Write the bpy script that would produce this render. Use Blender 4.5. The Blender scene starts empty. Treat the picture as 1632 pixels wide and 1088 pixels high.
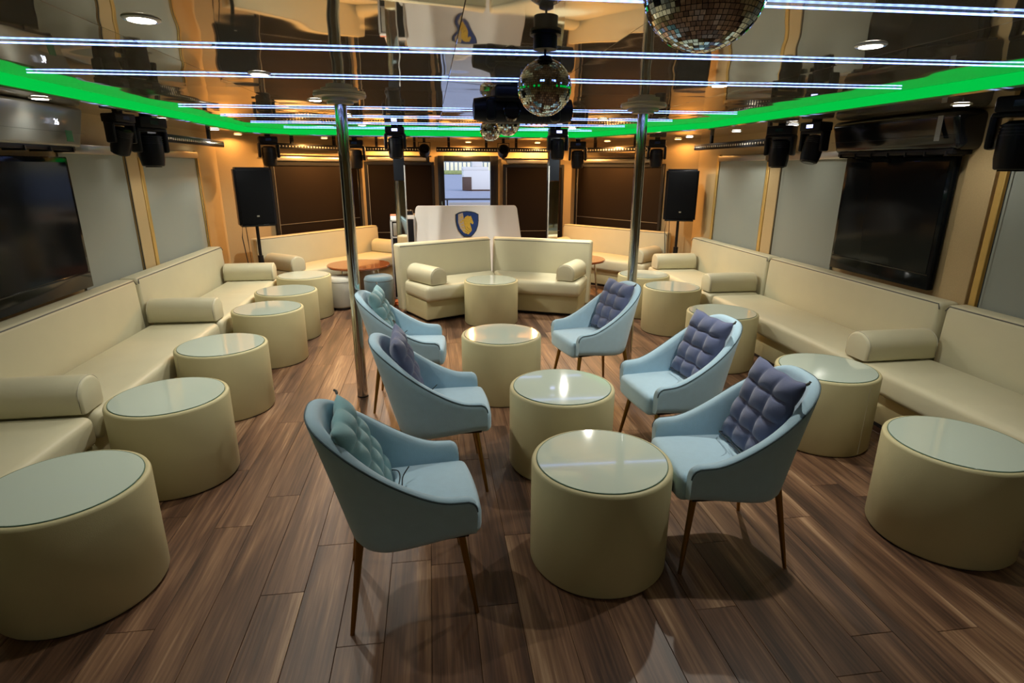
import bpy, bmesh, math, random
from mathutils import Vector, Matrix

random.seed(7)
R = math.radians
SC = bpy.context.scene
COL = SC.collection

# ------------------------------------------------------------------ camera, world, exposure
cam_d = bpy.data.cameras.new('camera')
cam_d.sensor_width = 36.0
cam_d.lens = 907.25 / 1632 * 36.0
cam_d.clip_start = 0.02
cam = bpy.data.objects.new('camera', cam_d)
COL.objects.link(cam)
cam.matrix_world = (Matrix.Translation((0, 0, 1.675)) @ Matrix.Rotation(-R(8.0), 4, 'Z')
                    @ Matrix.Rotation(R(90 - 16.953), 4, 'X') @ Matrix.Rotation(R(0.2455), 4, 'Z'))
SC.camera = cam

world = bpy.data.worlds.new('world')
SC.world = world
world.use_nodes = True
wn = world.node_tree
sky = wn.nodes.new('ShaderNodeTexSky')
sky.sky_type = 'NISHITA'
sky.sun_elevation = R(48)
sky.sun_rotation = R(150)
sky.sun_disc = False
wn.links.new(sky.outputs[0], wn.nodes['Background'].inputs[0])
wn.nodes['Background'].inputs[1].default_value = 0.27

SC.view_settings.view_transform = 'Standard'
SC.view_settings.look = 'None'
SC.view_settings.gamma = 1.0
SC.view_settings.use_curve_mapping = False
SC.view_settings.exposure = 0.10

DOWN_W = 66.0      # ceiling downlights
SOFFIT_W = 16.0     # soffit downlights along the walls
AMBER_W = 72.0     # amber downlights over the far windows
STRIP_E = 4.0      # blue white LED strips
GREEN_E = 0.6     # green cove band

# ------------------------------------------------------------------ helpers
def link(o, parent=None):
    COL.objects.link(o)
    if parent is not None:
        o.parent = parent
    return o

def tag(o, label, cat, group=None):
    o['label'] = label
    o['category'] = cat
    if group:
        o['group'] = group
    return o

def thing(name, label, cat, loc=(0, 0, 0), rz=0.0, group=None):
    o = bpy.data.objects.new(name, None)
    o.empty_display_size = 0.1
    link(o)
    o.location = loc
    o.rotation_euler = (0, 0, rz)
    return tag(o, label, cat, group)

def to_mesh(bm, name, smooth=True, angle=40):
    bmesh.ops.recalc_face_normals(bm, faces=bm.faces[:])
    if smooth:
        lim = R(angle)
        for f in bm.faces:
            f.smooth = True
        for e in bm.edges:
            if len(e.link_faces) == 2 and e.calc_face_angle(0) > lim:
                e.smooth = False
    me = bpy.data.meshes.new(name)
    bm.to_mesh(me)
    bm.free()
    return me

def obj(name, bm, m, parent=None, smooth=True, angle=40, kind=None, label=None):
    me = to_mesh(bm, name, smooth, angle) if isinstance(bm, bmesh.types.BMesh) else bm
    if m is not None and len(me.materials) == 0:
        me.materials.append(m)
    o = bpy.data.objects.new(name, me)
    link(o, parent)
    if kind:
        o['kind'] = kind
    if label:
        o['label'] = label
    return o

def struct(name, bm, m, smooth=True):
    return obj(name, bm, m, smooth=smooth, kind='structure')

def B():
    return bmesh.new()

def box(bm, lo, hi, r=0.0, seg=2, M=None):
    lo, hi = Vector(lo), Vector(hi)
    c, s = (lo + hi) / 2, hi - lo
    res = bmesh.ops.create_cube(bm, size=1.0)
    vs = res['verts']
    for v in vs:
        v.co = Vector((v.co.x * s.x, v.co.y * s.y, v.co.z * s.z)) + c
    out = vs
    if r > 0:
        es = list({e for v in vs for e in v.link_edges})
        rr = bmesh.ops.bevel(bm, geom=es, offset=min(r, min(abs(t) for t in s) * .49), segments=seg,
                             profile=.5, affect='EDGES', clamp_overlap=True)
        out = list({v for f in rr['faces'] for v in f.verts} | {v for v in vs if v.is_valid})
    if M is not None:
        for v in out:
            v.co = M @ v.co
    return out

def lathe(bm, prof, n=32, M=None, closed_bottom=True, closed_top=True):
    rings = []
    for (r, z) in prof:
        ring = []
        for i in range(n):
            a = 2 * math.pi * i / n
            p = Vector((r * math.cos(a), r * math.sin(a), z))
            ring.append(bm.verts.new(M @ p if M is not None else p))
        rings.append(ring)
    for a, b in zip(rings, rings[1:]):
        for i in range(n):
            bm.faces.new((a[i], a[(i + 1) % n], b[(i + 1) % n], b[i]))
    if closed_bottom:
        bm.faces.new(rings[0][::-1])
    if closed_top:
        bm.faces.new(rings[-1])

def frame_to(a, b):
    a, b = Vector(a), Vector(b)
    d = b - a
    q = Vector((0, 0, 1)).rotation_difference(d.normalized())
    return Matrix.Translation(a) @ q.to_matrix().to_4x4(), d.length

def cone(bm, a, b, r0, r1, n=16):
    M, L = frame_to(a, b)
    lathe(bm, [(r0, 0), (r1, L)], n, M)

def tube(bm, pts, r, n=8, closed=False):
    pts = [Vector(p) for p in pts]
    N = len(pts)
    rings = []
    up = Vector((0, 0, 1))
    for i, p in enumerate(pts):
        if closed:
            d = pts[(i + 1) % N] - pts[i - 1]
        else:
            d = pts[min(i + 1, N - 1)] - pts[max(i - 1, 0)]
        d.normalize()
        s = d.cross(up)
        if s.length < 1e-3:
            s = d.cross(Vector((1, 0, 0)))
        s.normalize()
        t = s.cross(d)
        rings.append([bm.verts.new(p + (s * math.cos(2 * math.pi * k / n) + t * math.sin(2 * math.pi * k / n)) * r)
                      for k in range(n)])
    M = N if closed else N - 1
    for i in range(M):
        a, b = rings[i], rings[(i + 1) % N]
        for k in range(n):
            bm.faces.new((a[k], a[(k + 1) % n], b[(k + 1) % n], b[k]))
    if not closed:
        bm.faces.new(rings[0][::-1])
        bm.faces.new(rings[-1])

def prism(bm, pts, z0, z1, M=None):
    a = [bm.verts.new((M @ Vector((x, y, z0))) if M is not None else (x, y, z0)) for x, y in pts]
    b = [bm.verts.new((M @ Vector((x, y, z1))) if M is not None else (x, y, z1)) for x, y in pts]
    n = len(pts)
    for i in range(n):
        bm.faces.new((a[i], a[(i + 1) % n], b[(i + 1) % n], b[i]))
    bm.faces.new(a[::-1])
    bm.faces.new(b)

def copy_thing(root, loc, rz, label=None, group=None):
    c = root.copy()
    link(c)
    c.location = loc
    c.rotation_euler = (root.rotation_euler.x, root.rotation_euler.y, rz)
    if label:
        c['label'] = label
    if group:
        c['group'] = group
    for ch in root.children:
        d = ch.copy()
        link(d, c)
        for g in ch.children:
            e = g.copy()
            link(e, d)
    return c

# ------------------------------------------------------------------ materials
def mat(name, col, rough=.5, metal=0.0, noise=0.0, nscale=8.0, bump=0.0, bscale=200.0, emit=None, estr=0.0,
        coat=0.0, spec=.5, sheen=0.0, trans=0.0, ior=1.45):
    m = bpy.data.materials.new(name)
    m.use_nodes = True
    nt = m.node_tree
    b = nt.nodes['Principled BSDF']
    b.inputs['Base Color'].default_value = (*col, 1)
    b.inputs['Roughness'].default_value = rough
    b.inputs['Metallic'].default_value = metal
    b.inputs['Coat Weight'].default_value = coat
    b.inputs['Specular IOR Level'].default_value = spec
    b.inputs['Sheen Weight'].default_value = sheen
    b.inputs['Transmission Weight'].default_value = trans
    b.inputs['IOR'].default_value = ior
    tc = nt.nodes.new('ShaderNodeTexCoord')
    if noise > 0:
        n = nt.nodes.new('ShaderNodeTexNoise')
        n.inputs['Scale'].default_value = nscale
        n.inputs['Detail'].default_value = 4
        nt.links.new(tc.outputs['Object'], n.inputs['Vector'])
        mx = nt.nodes.new('ShaderNodeMix')
        mx.data_type = 'RGBA'
        mx.inputs[6].default_value = (*[c * (1 - noise) for c in col], 1)
        mx.inputs[7].default_value = (*[min(1, c * (1 + noise)) for c in col], 1)
        nt.links.new(n.outputs['Fac'], mx.inputs[0])
        nt.links.new(mx.outputs[2], b.inputs['Base Color'])
    if bump > 0:
        n2 = nt.nodes.new('ShaderNodeTexNoise')
        n2.inputs['Scale'].default_value = bscale
        n2.inputs['Detail'].default_value = 3
        nt.links.new(tc.outputs['Object'], n2.inputs['Vector'])
        bp = nt.nodes.new('ShaderNodeBump')
        bp.inputs['Strength'].default_value = bump
        bp.inputs['Distance'].default_value = .01
        nt.links.new(n2.outputs['Fac'], bp.inputs['Height'])
        nt.links.new(bp.outputs['Normal'], b.inputs['Normal'])
    if emit is not None:
        b.inputs['Emission Color'].default_value = (*emit, 1)
        b.inputs['Emission Strength'].default_value = estr
    return m

M = {}
M['cream'] = mat('cream_leatherette', (.59, .555, .385), .42, noise=.05, nscale=5, bump=.06, bscale=260, spec=.4)
M['cream_side'] = mat('cream_pouffe_cover', (.54, .49, .28), .5, noise=.06, nscale=6, bump=.08, bscale=300, spec=.35)
M['piping'] = mat('dark_piping', (.10, .10, .09), .5)
M['cream_piping'] = mat('cream_piping', (.55, .52, .40), .45)
M['frost'] = mat('white_backed_glass', (.58, .67, .575), .06, spec=.6, coat=.8)
M['glass_edge'] = mat('glass_edge', (.12, .20, .15), .1, spec=.6)
M['blue_fab'] = mat('pale_blue_velvet', (.42, .61, .73), .85, noise=.06, nscale=30, bump=.25, bscale=420, sheen=.5, spec=.2)
M['slate'] = mat('slate_blue_velvet', (.10, .125, .24), .75, noise=.12, nscale=18, bump=.15, bscale=300, sheen=.4, spec=.2)
M['teal'] = mat('teal_velvet', (.20, .40, .44), .75, noise=.1, nscale=18, bump=.15, bscale=300, sheen=.4, spec=.2)
M['blue_pipe'] = mat('blue_piping', (.06, .10, .12), .7)
M['brass'] = mat('brass_leg', (.34, .21, .06), .32, 1.0, noise=.1)
M['cord'] = mat('dark_cord', (.02, .025, .03), .8)
M['chrome'] = mat('chrome', (.62, .60, .56), .09, 1.0)
M['mirror'] = mat('mirror_glass', (.72, .74, .72), .03, 1.0)
M['black'] = mat('black_plastic', (.008, .008, .010), .38, noise=.2, nscale=30, spec=.25)
M['black_gloss'] = mat('black_gloss', (.006, .007, .009), .16, spec=.5)
M['screen'] = mat('dark_screen', (.005, .007, .009), .1, spec=.15)
M['grille'] = mat('speaker_grille', (.004, .0045, .006), .6, bump=.4, bscale=500, spec=.1)
M['wall'] = mat('gold_wallpaper', (.50, .37, .19), .55, noise=.14, nscale=160, bump=.25, bscale=220)
M['gold'] = mat('gold_trim', (.62, .42, .13), .35, .4, noise=.1, nscale=30)
M['blind'] = mat('grey_blind', (.30, .325, .29), .75, noise=.05, nscale=300, bump=.1, bscale=500)
M['silver'] = mat('brushed_aluminium', (.50, .48, .42), .35, .8)
M['darkblind'] = mat('dark_brown_blind', (.014, .0088, .006), .6, noise=.15, nscale=200, spec=.12)
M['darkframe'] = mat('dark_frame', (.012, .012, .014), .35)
M['white'] = mat('white_gloss', (.86, .86, .83), .25, coat=.2)
M['acwhite'] = mat('white_plastic', (.22, .23, .21), .3, coat=.2)
M['pale'] = mat('pale_ceiling_ring', (.42, .37, .27), .3, .3)
M['wood'] = mat('copper_tabletop', (.30, .085, .025), .12, noise=.2, nscale=14, coat=.6)
M['rust'] = mat('rust_cloth', (.50, .12, .03), .8, noise=.2)
M['greyblue'] = mat('grey_blue_velvet', (.13, .22, .27), .8, noise=.2, nscale=12, bump=.2, bscale=300, sheen=.4)
M['stoolwhite'] = mat('pale_stool', (.50, .49, .42), .6, noise=.05)
M['lens'] = mat('clear_lens', (.7, .66, .56), .1, .6)
M['alu_white'] = mat('aluminium_edge', (.55, .55, .53), .3, .6, noise=.2, nscale=40)
M['led'] = mat('downlight_face', (1, 1, 1), .5, emit=(1, .93, .80), estr=14)
M['led_amber'] = mat('amber_downlight_face', (1, .8, .5), .5, emit=(1, .60, .22), estr=10)
M['display'] = mat('blue_display', (.2, .2, .8), .4, emit=(.45, .5, 1), estr=3)
M['digits'] = mat('digit_led', (.8, .8, 1), .4, emit=(.75, .8, 1), estr=3)
M['green'] = mat('green_led_band', (.01, .25, .05), .6, spec=0.0, emit=(.0, .80, .085), estr=GREEN_E)
M['red_card'] = mat('red_white_card', (.62, .18, .10), .6, noise=.5, nscale=60)
M['hull'] = mat('white_hull', (.80, .74, .70), .4)
M['hull_dark'] = mat('brown_hatch', (.10, .05, .035), .5, noise=.4, nscale=20)
M['quay'] = mat('quay_concrete', (.46, .44, .50), .8, noise=.2, nscale=2)
M['grass'] = mat('grass_bank', (.35, .38, .14), .9, noise=.5, nscale=1.5)
M['fence'] = mat('outdoor_fence', (.30, .34, .40), .7, noise=.3, nscale=4)
M['steel_rail'] = mat('dark_rail', (.10, .10, .12), .4)
M['navy'] = mat('emblem_blue', (.015, .05, .22), .35, noise=.3, nscale=14)
M['emblem_gold'] = mat('emblem_gold', (.72, .48, .06), .4, .1, noise=.25, nscale=40)
M['emblem_rim'] = mat('emblem_rim', (.03, .04, .04), .4)
M['emblem_pale'] = mat('emblem_pale', (.55, .46, .34), .5, noise=.4, nscale=60)

def strip_mat(dim):
    m = mat('led_strip_face', (.6, .7, 1), .4)
    nt = m.node_tree
    b = nt.nodes['Principled BSDF']
    tc = nt.nodes.new('ShaderNodeTexCoord')
    w = nt.nodes.new('ShaderNodeTexWave')
    w.bands_direction = 'X'
    w.inputs['Scale'].default_value = 9.0
    mr = nt.nodes.new('ShaderNodeMapRange')
    mr.inputs['To Min'].default_value = STRIP_E * .8 * dim
    mr.inputs['To Max'].default_value = STRIP_E * 1.2 * dim
    nt.links.new(tc.outputs['Object'], w.inputs['Vector'])
    nt.links.new(w.outputs['Fac'], mr.inputs['Value'])
    nt.links.new(mr.outputs['Result'], b.inputs['Emission Strength'])
    b.inputs['Emission Color'].default_value = (.22, .36, 1, 1)
    return m
M['strip'] = strip_mat(1.0)

def ceiling_mat():
    m = mat('polished_ceiling', (.50, .445, .345), .03, .72)
    nt = m.node_tree
    b = nt.nodes['Principled BSDF']
    tc = nt.nodes.new('ShaderNodeTexCoord')
    n = nt.nodes.new('ShaderNodeTexNoise')
    n.inputs['Scale'].default_value = 1.6
    n.inputs['Detail'].default_value = 1.0
    bp = nt.nodes.new('ShaderNodeBump')
    bp.inputs['Strength'].default_value = .32
    bp.inputs['Distance'].default_value = .03
    nt.links.new(tc.outputs['Object'], n.inputs['Vector'])
    nt.links.new(n.outputs['Fac'], bp.inputs['Height'])
    nt.links.new(bp.outputs['Normal'], b.inputs['Normal'])
    return m
M['ceil'] = ceiling_mat()

def plank_mat():
    m = bpy.data.materials.new('walnut_plank')
    m.use_nodes = True
    nt = m.node_tree
    b = nt.nodes['Principled BSDF']
    L = nt.links.new
    tc = nt.nodes.new('ShaderNodeTexCoord')
    oi = nt.nodes.new('ShaderNodeObjectInfo')
    off = nt.nodes.new('ShaderNodeVectorMath'); off.operation = 'SCALE'
    comb = nt.nodes.new('ShaderNodeCombineXYZ')
    for k in range(3):
        L(oi.outputs['Random'], comb.inputs[k])
    L(comb.outputs[0], off.inputs[0]); off.inputs['Scale'].default_value = 37.0
    add = nt.nodes.new('ShaderNodeVectorMath'); add.operation = 'ADD'
    L(tc.outputs['Object'], add.inputs[0]); L(off.outputs[0], add.inputs[1])
    def noise(sx, sy, detail, scale=1.0, dist=0.0):
        mp = nt.nodes.new('ShaderNodeMapping')
        mp.inputs['Scale'].default_value = (sx, sy, 1)
        L(add.outputs[0], mp.inputs['Vector'])
        n = nt.nodes.new('ShaderNodeTexNoise')
        n.inputs['Scale'].default_value = scale
        n.inputs['Detail'].default_value = detail
        n.inputs['Distortion'].default_value = dist
        L(mp.outputs[0], n.inputs['Vector'])
        return n
    wide = noise(9, .8, 3, 1, .4)
    fine = noise(90, 3.0, 5, 1, .2)
    cr = nt.nodes.new('ShaderNodeValToRGB')
    e = cr.color_ramp.elements
    e[0].position = .30; e[0].color = (.045, .023, .014, 1)
    e[1].position = .72; e[1].color = (.43, .275, .16, 1)
    x = e.new(.46); x.color = (.125, .063, .035, 1)
    x = e.new(.58); x.color = (.215, .117, .063, 1)
    mix1 = nt.nodes.new('ShaderNodeMath'); mix1.operation = 'MULTIPLY_ADD'
    L(fine.outputs['Fac'], mix1.inputs[0]); mix1.inputs[1].default_value = .42
    sub = nt.nodes.new('ShaderNodeMath'); sub.operation = 'MULTIPLY_ADD'
    L(wide.outputs['Fac'], sub.inputs[0]); sub.inputs[1].default_value = .85; sub.inputs[2].default_value = -.15
    L(sub.outputs[0], mix1.inputs[2])
    rnd = nt.nodes.new('ShaderNodeMath'); rnd.operation = 'MULTIPLY_ADD'
    L(oi.outputs['Random'], rnd.inputs[0]); rnd.inputs[1].default_value = .06
    L(mix1.outputs[0], rnd.inputs[2])
    sh = nt.nodes.new('ShaderNodeMath'); sh.operation = 'SUBTRACT'
    L(rnd.outputs[0], sh.inputs[0]); sh.inputs[1].default_value = .03
    L(sh.outputs[0], cr.inputs['Fac'])
    L(cr.outputs['Color'], b.inputs['Base Color'])
    b.inputs['Roughness'].default_value = .42
    b.inputs['Specular IOR Level'].default_value = .4
    bp = nt.nodes.new('ShaderNodeBump'); bp.inputs['Strength'].default_value = .12; bp.inputs['Distance'].default_value = .004
    L(fine.outputs['Fac'], bp.inputs['Height']); L(bp.outputs['Normal'], b.inputs['Normal'])
    return m
M['plank'] = plank_mat()
M['underfloor'] = mat('floor_gap', (.02, .013, .01), .8)

def lamp(name, loc, watts, col, parent, size=150, blend=.9, radius=.02, aim=(0, 0, -1)):
    d = bpy.data.lights.new(name, 'SPOT')
    d.energy = watts
    d.color = col
    d.spot_size = R(size)
    d.spot_blend = blend
    d.shadow_soft_size = radius
    o = bpy.data.objects.new(name, d)
    link(o, parent)
    o.location = loc
    o.rotation_euler = Vector(aim).to_track_quat('-Z', 'Y').to_euler()
    return o

# ================================================================== SETTING
XL, XR, YB, YF = -2.59, 3.65, 9.7, -2.6
WALL = [(XL, YF), (XL, 7.8), (-1.08, YB), (2.36, YB), (XR, 7.72), (XR, YF)]
ZC, ZS = 2.13, 2.06

# floor with planks
bm = B()
prism(bm, [(x * 1.0 + (.1 if x > 0 else -.1), y) for x, y in WALL], -.05, -.0045)
floor = struct('floor', bm, M['underfloor'], smooth=False)
PW, PL = .173, 1.2
bm = B()
box(bm, (-PW / 2 + .0007, -PL / 2 + .0008, -.006), (PW / 2 - .0007, PL / 2 - .0008, 0), .0012, 1)
plank_me = to_mesh(bm, 'plank', smooth=False)
plank_me.materials.append(M['plank'])
rest = B()
ncol = int((XR - XL) / PW) + 2
x0 = -.40 + PW / 2 - PW * math.ceil((-.40 - XL) / PW)
placed = 0
for i in range(ncol):
    x = x0 + i * PW
    if x - PW / 2 > XR or x + PW / 2 < XL:
        continue
    stag = (i * .37 % 1.0) * PL if i % 3 else (i * .61 % 1.0) * PL
    y = .16 - PL + stag
    while y < YB - .5:
        d = abs(x - .5)
        if y + PL / 2 > 1.0 and (y < 9.3) and (x > -2.5 and x < 3.55) and not (y > 8.0 and d > 2.4):
            o = bpy.data.objects.new('plank', plank_me)
            link(o, floor)
            o.location = (x, y, 0)
            placed += 1
        else:
            box(rest, (x - PW / 2 + .001, max(y - PL / 2, YF) + .001, -.006), (x + PW / 2 - .001, min(y + PL / 2, YB) - .001, 0))
        y += PL
    box(rest, (x - PW / 2 + .001, YF, -.006), (x + PW / 2 - .001, .16 - PL + stag - PL / 2 - .001, 0))
obj('plank_remainder', rest, M['plank'], floor, smooth=False, kind='stuff')

# walls
def wall_seg(name, a, b, z0, z1, t=.08, m=None):
    a, b = Vector((*a, 0)), Vector((*b, 0))
    d = (b - a).normalized()
    n = Vector((-d.y, d.x, 0))
    bm = B()
    p = [a, b, b + n * t, a + n * t]
    prism(bm, [(q.x, q.y) for q in p], z0, z1)
    return struct(name, bm, m or M['wall'], smooth=False)

wall_seg('wall_left', WALL[0], WALL[1], 0, 2.3)
wall_seg('wall_far_left', WALL[1], WALL[2], 0, 2.3)
wall_seg('wall_far_right', WALL[3], WALL[4], 0, 2.3)
wall_seg('wall_right', WALL[4], WALL[5], 0, 2.3)
wall_seg('wall_behind', WALL[5], WALL[0], 0, 2.3)
DX0, DX1, DZ = .14, 1.12, 1.86   # door opening
bm = B()
for (xa, xb, za, zb) in ((-1.08, DX0, 0, 2.3), (DX1, 2.36, 0, 2.3), (DX0, DX1, DZ, 2.3)):
    box(bm, (xa, YB, za), (xb, YB + .08, zb))
struct('wall_back', bm, M['wall'], smooth=False)

# door
bm = B()
fw = .10
box(bm, (DX0, YB - .03, 0), (DX0 + fw, YB + .06, DZ), .006)
box(bm, (DX1 - fw - .03, YB - .03, 0), (DX1, YB + .06, DZ), .006)
box(bm, (DX0 + fw, YB - .03, DZ - .09), (DX1 - fw - .03, YB + .06, DZ), .006)
box(bm, (DX0 + fw, YB - .03, 0), (DX1 - fw - .03, YB + .06, .12), .006)
door = struct('door_1', bm, M['darkframe'])
bm = B()
box(bm, (DX0 + fw, YB + .01, .12), (DX1 - fw - .03, YB + .018, DZ - .09))
gm = mat('door_glass', (1, 1, 1), 0.0, trans=1.0, ior=1.02, spec=.3)
obj('pane', bm, gm, door, smooth=False)
bm = B()
box(bm, (DX0 + .04, YB - .06, .95), (DX0 + .06, YB - .03, 1.15), .008)
obj('door_handle', bm, M['chrome'], door)

# roof / ceiling with polished panels, soffit ring, cove
COVE = [(-2.15, YF), (-2.15, 7.6), (-1.75, 8.05), (2.0, 8.05), (2.86, 5.9), (2.86, YF)]
bm = B()
prism(bm, [(x + (.1 if x > 0 else -.1), y + (.1 if y > 5 else -.1)) for x, y in WALL], 2.16, 2.24)
ceiling = struct('ceiling', bm, M['darkframe'], smooth=False)
xs = [-2.3, -1.09, .12, .72, 1.87, 3.0]
ys = [YF, -.9, 1.5, 3.88, 6.28, 8.2]
for i in range(len(xs) - 1):
    for j in range(len(ys) - 1):
        bm = B()
        g = .0011
        cx, cy = (xs[i] + xs[i + 1]) / 2, (ys[j] + ys[j + 1]) / 2
        box(bm, (xs[i] + g - cx, ys[j] + g - cy, 0), (xs[i + 1] - g - cx, ys[j + 1] - g - cy, .02), .0006, 1)
        o = obj('ceiling_panel', bm, M['ceil'], ceiling, smooth=False)
        o.location = (cx, cy, ZC)
bm = B()
W2 = [(x, y) for x, y in WALL]
lo = [bm.verts.new((x, y, ZS)) for x, y in COVE], [bm.verts.new((x, y, ZS)) for x, y in W2]
hi = [bm.verts.new((x, y, ZS + .02)) for x, y in COVE], [bm.verts.new((x, y, ZS + .02)) for x, y in W2]
for i in range(5):
    bm.faces.new((lo[0][i], lo[1][i], lo[1][i + 1], lo[0][i + 1]))
    bm.faces.new((hi[0][i], hi[0][i + 1], hi[1][i + 1], hi[1][i]))
    bm.faces.new((lo[0][i], lo[0][i + 1], hi[0][i + 1], hi[0][i]))
soffit = struct('trim_1', bm, M['ceil'], smooth=False)
soffit['label'] = 'lower polished soffit border around the ceiling'

# green LED cove band (a thing: one long light band made of straight lengths)
cove = thing('led_cove_band', 'bright green LED band glowing around the raised ceiling edge', 'light band', (0, 0, ZS))
for i in range(5):
    a, b = Vector((*COVE[i], 0)), Vector((*COVE[i + 1], 0))
    d = (b - a).normalized()
    n = Vector((d.y, -d.x, 0))
    bm = B()
    p = [a + n * .004, b + n * .004, b + n * .016, a + n * .016]
    prism(bm, [(q.x, q.y) for q in p], .012, ZC - ZS - .001)
    obj('band_length', bm, M['green'], cove, smooth=False)

# pilasters and gold trim on side walls
def side_box(bm, side, y0, y1, z0, z1, d0, d1, r=.004):
    if side < 0:
        box(bm, (XL + d0, y0, z0), (XL + d1, y1, z1), r, 1)
    else:
        box(bm, (XR - d1, y0, z0), (XR - d0, y1, z1), r, 1)

tn = 2
for side, (pa, pb, ga, gb), in ((-1, (5.50, 5.70, 5.73, 5.79)), (1, (5.74, 5.93, 5.955, 6.01)),
                                (1, (3.36, 3.58, 3.29, 3.34))):
    bm = B()
    side_box(bm, side, pa, pb, 0, ZS, 0.0, .035)
    t = struct('trim_%d' % tn, bm, M['wall']); tn += 1
    bm = B()
    side_box(bm, side, ga, gb, 0, 1.75, 0.0, .03)
    struct('trim_%d' % tn, bm, M['gold']); tn += 1
for side, y0, y1 in ((-1, 7.07, 7.14), (1, 7.08, 7.14)):
    bm = B()
    side_box(bm, side, y0, y1, .0, 1.84, 0, .03)
    struct('trim_%d' % tn, bm, M['gold']); tn += 1

# roller blinds
def side_blind(side, y0, y1, label, ztop=1.83):
    t = thing('roller_blind', label, 'blind', ((XL if side < 0 else XR), (y0 + y1) / 2, .9), 0, 'pale grey roller blinds on the side walls')
    s = -side
    h = (y1 - y0) / 2
    bm = B(); box(bm, (min(0, s * .02) + s * .004, -h, -.75), (max(0, s * .02) - s * .004, h, ztop - .9 - .05))
    for v in bm.verts: pass
    obj('blind_fabric', bm, M['blind'], t, smooth=False)
    bm = B(); box(bm, (min(0, s * .055), -h - .01, ztop - .9 - .07), (max(0, s * .055), h + .01, ztop - .9), .012)
    obj('cassette', bm, M['silver'], t)
    bm = B(); box(bm, (min(s * .002, s * .026), -h, -.78), (max(s * .002, s * .026), h, -.75), .004)
    obj('bottom_rail', bm, M['silver'], t)
    bm = B(); tube(bm, [(s * .045, h - .02, ztop - .95), (s * .045, h - .02, -.5)], .0035, 6)
    obj('pull_cord', bm, M['cord'], t)
    return t
side_blind(-1, 5.80, 7.06, 'pale grey roller blind on left wall nearest the far corner')
side_blind(-1, 4.60, 5.48, 'pale grey roller blind on left wall beside the dark television')
side_blind(1, 6.02, 7.06, 'narrow pale grey roller blind on right wall beside loudspeaker')
side_blind(1, 4.77, 5.72, 'pale grey roller blind on right wall left of the television')
side_blind(1, 1.6, 3.27, 'pale grey roller blind at right edge behind hanging lamp')
side_blind(-1, 1.2, 2.78, 'pale grey roller blind on left wall near the camera')

# dark windows at the far end: each a structure with frame, blind and head trim
def dark_window(n, a, b, z0, z1, label, head=True):
    """a,b plan points (left,right) on the wall, facing the room"""
    a, b = Vector((*a, 0)), Vector((*b, 0))
    d = (b - a); L = d.length; ang = math.atan2(d.y, d.x)
    root = bpy.data.objects.new('window_%d' % n, None)
    link(root); root['kind'] = 'structure'; root['label'] = label
    root.location = (a.x, a.y, 0); root.rotation_euler = (0, 0, ang)
    # local: x along, -y toward the room
    bm = B()
    for lo_, hi_ in (((0, -.045, z0), (.045, 0, z1)), ((L - .045, -.045, z0), (L, 0, z1)), ((.045, -.045, z1 - .05), (L - .045, 0, z1)), ((.045, -.045, z0), (L - .045, 0, z0 + .05))):
        box(bm, lo_, hi_, .005, 1)
    obj('window_frame', bm, M['darkframe'], root)
    bm = B(); box(bm, (.045, -.03, z0 + .05), (L - .045, -.015, z1 - .05))
    obj('blind_fabric', bm, M['darkblind'], root, smooth=False)
    bm = B(); box(bm, (.05, -.036, z0 + .55), (L - .05, -.03, z0 + .556))
    obj('blind_seam', bm, M['silver'], root, smooth=False)
    bm = B(); box(bm, (.05, -.042, z0 + .05), (.058, -.03, z1 - .05))
    obj('side_rail', bm, M['silver'], root, smooth=False)
    if head:
        bm = B(); box(bm, (.06, -.06, z1 + .015), (L - .12, -.005, z1 + .075), .01)
        obj('head_rail', bm, M['silver'], root)
        bm = B(); box(bm, (-.02, -.07, z1 + .08), (L - .04, -.005, z1 + .095)); box(bm, (L - .10, -.07, z1), (L - .07, -.005, z1 + .08))
        obj('head_bracket', bm, M['darkframe'], root, smooth=False)
    return root
def lerp(a, b, t): return (a[0] + (b[0] - a[0]) * t, a[1] + (b[1] - a[1]) * t)
wa, wb = WALL[1], WALL[2]
dark_window(1, lerp(wa, wb, .30), lerp(wa, wb, .97), .35, 1.74, 'dark brown blind window behind the far left sofa')
dark_window(2, (-1.02, YB), (.08, YB), .1, 1.76, 'dark brown blind window left of the glass door', head=True)
dark_window(3, (1.20, YB), (2.22, YB), .1, 1.73, 'dark brown blind window right of the glass door')
wa, wb = WALL[3], WALL[4]
dark_window(4, lerp(wa, wb, .05), lerp(wa, wb, .78), .35, 1.74, 'dark brown blind window behind the far right sofa')

# ------------------------------------------------------------------ outdoors, beyond the glass door
bm = B(); box(bm, (-90, 11.4, -.4), (120, 260, -.3)); tag(obj('quay_ground', bm, M['quay'], smooth=False), 'pale grey quay ground seen through glass door', 'ground')['kind'] = 'structure'
bm = B(); box(bm, (-3, 9.8, -.1), (4, 11.4, -.02)); tag(obj('outer_deck', bm, M['hull'], smooth=False), 'pale outer deck beyond the glass door', 'deck')['kind'] = 'structure'
t = thing('white_kiosk', 'white boxy kiosk with brown door beyond the glass door', 'kiosk', (4.2, 52, -.3))
bm = B(); box(bm, (-1.25, 0, .12), (2.6, 2.6, 1.75), .04); obj('body', bm, M['hull'], t)
bm = B(); box(bm, (-1.3, .05, 1.75), (.95, 2.2, 2.05), .04); obj('roof_block', bm, M['hull'], t)
bm = B(); box(bm, (-.45, .4, 2.05), (.45, 1.6, 2.75), .05); obj('chimney_block', bm, M['hull'], t)
bm = B(); box(bm, (-1.36, -.06, .05), (-.55, .05, 1.2), .02); obj('door', bm, M['hull_dark'], t)
bm = B(); box(bm, (-.55, -.05, .0), (2.6, .05, .13), .02); obj('base_band', bm, M['hull_dark'], t)
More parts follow.
